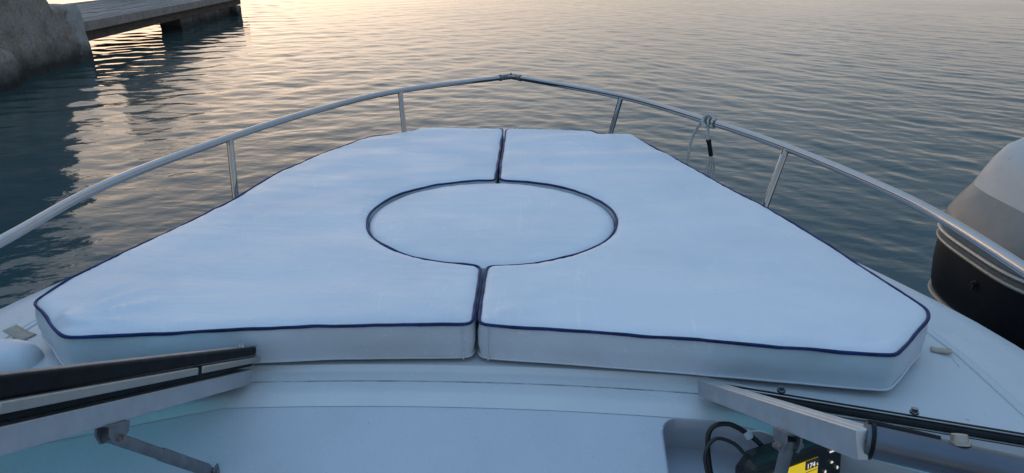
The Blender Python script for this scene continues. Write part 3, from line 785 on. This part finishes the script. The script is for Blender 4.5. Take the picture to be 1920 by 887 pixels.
# ------------------------------------------------- outboard motor next berth
def outboard():
    C_ = (1.735, 1.97); rt = empty('outboard_motor', (C_[0], C_[1], 0))
    tag(rt, 'grey and white outboard motor with black lower cowl right of the bow', 'outboard motor')
    def ring(z, hx, hy, dx=0, dy=0, e=.58, n=64, z2=0):
        out = []
        for a in np.linspace(0, 2 * PI, n + 1)[:-1]:
            c, s = math.cos(a), math.sin(a)
            out.append(R(C_[0] + dx + hx * math.copysign(abs(c) ** e, c), C_[1] + dy + hy * math.copysign(abs(s) ** e, s), z))
        return out
    def shell(rs, name, mat, cap=True, par=rt):
        b = MB(); n = len(rs[0]); vs = [p for r in rs for p in r]; fs = []
        for i in range(len(rs) - 1):
            for k in range(n): fs.append((i * n + k, i * n + (k + 1) % n, (i + 1) * n + (k + 1) % n, (i + 1) * n + k))
        if cap: fs += [tuple(range(n)), tuple(range(len(vs) - 1, len(vs) - n - 1, -1))]
        b.add(vs, fs); return b.build(name, M[mat], par, angle=40)
    # upper cowl: z from the seam to where the white cap begins, sides leaning in
    prof = [(-.185, .338, .328), (-.17, .342, .332), (-.13, .335, .327), (-.085, .315, .310), (-.041, .2895, .292)]
    shell([ring(z, hx, hy, dx=(z + .2) * .05) for z, hx, hy in prof], 'upper_cowl', 'cowl_grey')
    capp = [(-.0405, .290, .2925), (0, .277, .282), (.045, .260, .268), (.085, .238, .25), (.112, .205, .22), (.124, .15, .17), (.128, .06, .07), (.129, .01, .01)]
    shell([ring(z, hx, hy, dx=(z + .2) * .05) for z, hx, hy in capp], 'top_cover', 'cowl_white')
    shell([ring(-0.186, .338, .328), ring(-0.186, .346, .336), ring(-0.192, .349, .339), ring(-0.198, .346, .336), ring(-0.198, .338, .328)], 'trim_strip', 'trim_silver')
    shell([ring(-0.199, .333, .323), ring(-0.199, .337, .327), ring(-0.214, .337, .327), ring(-0.214, .333, .323)], 'gasket', 'cowl_grey')
    shell([ring(-0.215, .338, .328), ring(-0.215, .345, .335), ring(-0.220, .347, .337), ring(-0.225, .345, .335), ring(-0.225, .338, .328)], 'trim_strip', 'trim_beige')
    shell([ring(-0.226, .338, .328), ring(-0.258, .340, .332), ring(-0.308, .338, .334), ring(-0.378, .330, .332), ring(-0.403, .322, .326)], 'lower_cowl', 'cowl_black')
    shell([ring(-0.404, .322, .326), ring(-0.404, .330, .334), ring(-0.411, .332, .336), ring(-0.418, .326, .330), ring(-0.418, .318, .322)], 'trim_strip', 'trim_beige')
    shell([ring(-.419, .28, .29), ring(-.50, .16, .22, dx=.05), ring(-.95, .09, .17, dx=.05), ring(-1.4, .06, .14, dx=.05)], 'midsection', 'cowl_black')
    l_ = MB(); a = math.radians(196)
    p = R(C_[0] - .342, C_[1] - .055, -.270); l_.disc(p + Vector((.006, 0, 0)), (-1, 0, 0), .009, .008, 16); l_.disc(p + Vector((-.003, 0, 0)), (-1, 0, 0), .005, .007, 12); l_.box(p + Vector((-.005, -.004, -.011)), (.003, .004, .010))
    l_.build('latch', M['cast_black'], rt, bevel=.001)
    hd = MB(); hd.tube(spline([R(C_[0] - .196, C_[1] + .240, -.005), R(C_[0] - .178, C_[1] + .240, .030), R(C_[0] - .158, C_[1] + .228, .068), R(C_[0] - .128, C_[1] + .200, .098)], 6), .011, 10, flat=.6)
    hd.build('handle', M['cast_black'], rt)
outboard()

# ---------------------------------------------------------- quay and jetty
def quay():
    # cross sections along y: high part, sloping break, low corner part
    ys = np.concatenate([np.linspace(2.0, 9.0, 40), np.linspace(9.08, 11.35, 70)])
    def top(y):
        z = 2.6 - 1.45 * float(sstep(9.6, 10.62, np.array(y))) if y < 10.62 else 1.15
        if y > 10.2: z = 2.6 + (0.86 - 2.6) * float(sstep(10.05, 10.72, np.array(y)))
        else: z = 2.6 - .02 * max(0, y - 9)
        return z + .03 * fbm((y * 2, 0, 0), 3)
    def face(y): return -6.80 - .17 * (y - 9.3)
    P = []
    nz = 46
    for y in ys:
        t_ = top(y); row = []
        for k in range(nz + 1):
            f = k / nz; z = -1.0 + (t_ + 1.0) * f
            x = face(y) - .05 * max(0, z) + .035 * fbm((y * .8, z * .8, 3), 4) + .022 * fbm((y * 5, z * 5, 1), 5)
            rnd = max(0, z - (t_ - .08)) / .08
            row.append(Vector((x - .05 * rnd * rnd, y, z)))
        for q in (.3, 1, 2.2, 4, 6): row.append(Vector((face(y) - q, y, t_ + .02 * fbm((y, q, 0), 3))))
        row.append(Vector((face(y) - 6, y, -1.0)))
        P.append(row)
    b = MB().grid(P); b.f.append(tuple((len(P) - 1) * len(P[0]) + k for k in range(len(P[0]))))
    o = b.build('quay_wall', M['concrete'], angle=60)
    tag(o, 'weathered concrete quay wall with dark wet foot at the left', 'wall')
    # paler corner block closing the end of the wall
    bb = MB(); rows_ = []
    for k in range(25):
        f = k / 24; z = -1.0 + 1.86 * f; row = []
        lean = .10 * f
        for a in np.linspace(0, 1, 37)[:-1]:
            s = a * 4; i = int(s); q = s - i
            c = [(-.24, -.36), (.24, -.30), (.26, .28), (-.24, .34)]
            x0, y0 = c[i]; x1, y1 = c[(i + 1) % 4]
            x, y = x0 + (x1 - x0) * q, y0 + (y1 - y0) * q
            sc_ = 1 - .06 * f - (.10 * max(0, f - .93) / .07)
            x, y = x * sc_, y * sc_
            n_ = .03 * fbm((x * 3, y * 3, z * 2.2), 4)
            row.append(Vector((-7.33 + x * (1 + n_) - lean * .5 + n_ * .5, 11.25 + y * (1 + n_) - lean * .6, z + .02 * n_)))
        row.append(row[0].copy()); rows_.append(row)
    bb.grid(rows_); bb.f.append(tuple(range(24 * 37, 24 * 37 + 36)))
    ob = bb.build('corner_block', M['pale_concrete'], angle=60); tag(ob, 'pale rough concrete block at the end of the quay wall', 'concrete block')
    # boulder at the foot
    bm = bmesh.new(); bmesh.ops.create_icosphere(bm, subdivisions=5, radius=1)
    for v in bm.verts:
        p = v.co.copy(); q = Vector([math.copysign(abs(c) ** .62, c) for c in p])
        n_ = .09 * fbm(p * 1.4, 5); v.co = Vector((q.x * .34, q.y * .5, q.z * .42)) * (1 + n_)
    me = bpy.data.meshes.new('boulder'); bm.to_mesh(me); bm.free(); me.materials.append(M['concrete'])
    for p in me.polygons: p.use_smooth = True
    o = bpy.data.objects.new('boulder', me); o.location = (-6.84, 8.62, .12); link(o); tag(o, 'rounded boulder half in the water against the quay wall', 'boulder')
quay()
def jetty():
    rt = empty('jetty', (-8.6, 16.5, 0)); tag(rt, 'old wooden jetty running out from the end of the quay', 'jetty')
    # front edge line and direction
    a = Vector((-7.20, 11.20, .60)); d_ = Vector((-8.93, 22.6, .60)) - a; ln = d_.length; d_.normalize(); n_ = Vector((-d_.y, d_.x, 0))
    def Q(s, w_, z): return a + d_ * s + n_ * w_ + Vector((0, 0, z))
    dk = MB(); W_ = 2.35; nb = 17
    for k in range(nb):
        w0 = .02 + k * W_ / nb; w1 = w0 + W_ / nb - .022
        s = 0
        while s < ln:
            e = min(ln, s + random.uniform(2.2, 3.6)); z = random.uniform(-.012, .008); z2 = random.uniform(-.012, .008)
            dk.hexa([Q(s + .006, w0, z - .05), Q(s + .006, w1, z - .05), Q(s + .006, w1, z), Q(s + .006, w0, z), Q(e, w0, z2 - .05), Q(e, w1, z2 - .05), Q(e, w1, z2), Q(e, w0, z2)])
            s = e
    dk.build('deck', M['weathered_wood'], rt, smooth=False, bevel=.006)
    fb = MB(); fb.hexa([Q(-.1, -.06, -.17), Q(-.1, .015, -.17), Q(-.1, .015, -.012), Q(-.1, -.06, -.012), Q(ln, -.06, -.17), Q(ln, .015, -.17), Q(ln, .015, -.012), Q(ln, -.06, -.012)])
    fb.build('edge_board', M['weathered_wood'], rt, smooth=False, bevel=.01)
    bmx = MB()
    for w_ in (.10,): bmx.hexa([Q(-.1, w_, -.36), Q(-.1, w_ + .22, -.36), Q(-.1, w_ + .22, -.055), Q(-.1, w_, -.055), Q(ln - .1, w_, -.36), Q(ln - .1, w_ + .22, -.36), Q(ln - .1, w_ + .22, -.055), Q(ln - .1, w_, -.055)])
    bmx.build('beam', M['dark_wood'], rt, smooth=False, bevel=.012)
    # stone support piers under the deck
    def pier(s0, s1, name='support_pier', w0=.12, w1=None):
        w1 = w1 or W_ - .1
        rows_ = []
        for k in range(13):
            z = -1.6 + (1.24) * k / 12; row = []
            for q in np.linspace(0, 4, 49)[:-1]:
                i = int(q); f = q - i; c = [(s0, w0), (s1, w0), (s1, w1), (s0, w1)]
                x = c[i][0] + (c[(i + 1) % 4][0] - c[i][0]) * f; y = c[i][1] + (c[(i + 1) % 4][1] - c[i][1]) * f
                g_ = .10 * fbm((x * 1.5, y * 1.5, z * 2), 4)
                row.append(Q(x + g_, y + g_, z))
            row.append(row[0].copy()); rows_.append(row)
        b = MB().grid(rows_); b.f.append(tuple(range(12 * 49, 12 * 49 + 48)))
        b.build(name, M['concrete'], rt, angle=60)
    pier(5.7, 10.3, w0=.14, w1=.6)
    pier(10.2, 10.9, w0=-.03, w1=.6)
    # unseen block added on the outer half to darken the water reflection, steps down
    S = []
    for q in np.linspace(0, 1, 30):
        s_ = 7.0 + 4.3 * q; h = 1.75 - .95 * q + .05 * fbm((s_ * 2, 0, 4), 3)
        S.append([Q(s_, 1.45, .002), Q(s_, 1.50 + .02 * fbm((s_, 1, 1), 3), h - .05), Q(s_, 1.55, h), Q(s_, 2.15, h), Q(s_, 2.2, h - .05), Q(s_, 2.2, .002)])
    pb = MB().grid(S); pb.f += [tuple(range(6)), tuple(29 * 6 + k for k in range(6))]
    pb.build('reflection_blocker', M['concrete'], rt, angle=50)
jetty()

# ---------------------------------------------------------------- render set
scene.render.engine = 'CYCLES'
scene.cycles.max_bounces = 8; scene.cycles.transparent_max_bounces = 12
scene.cycles.use_denoising = True
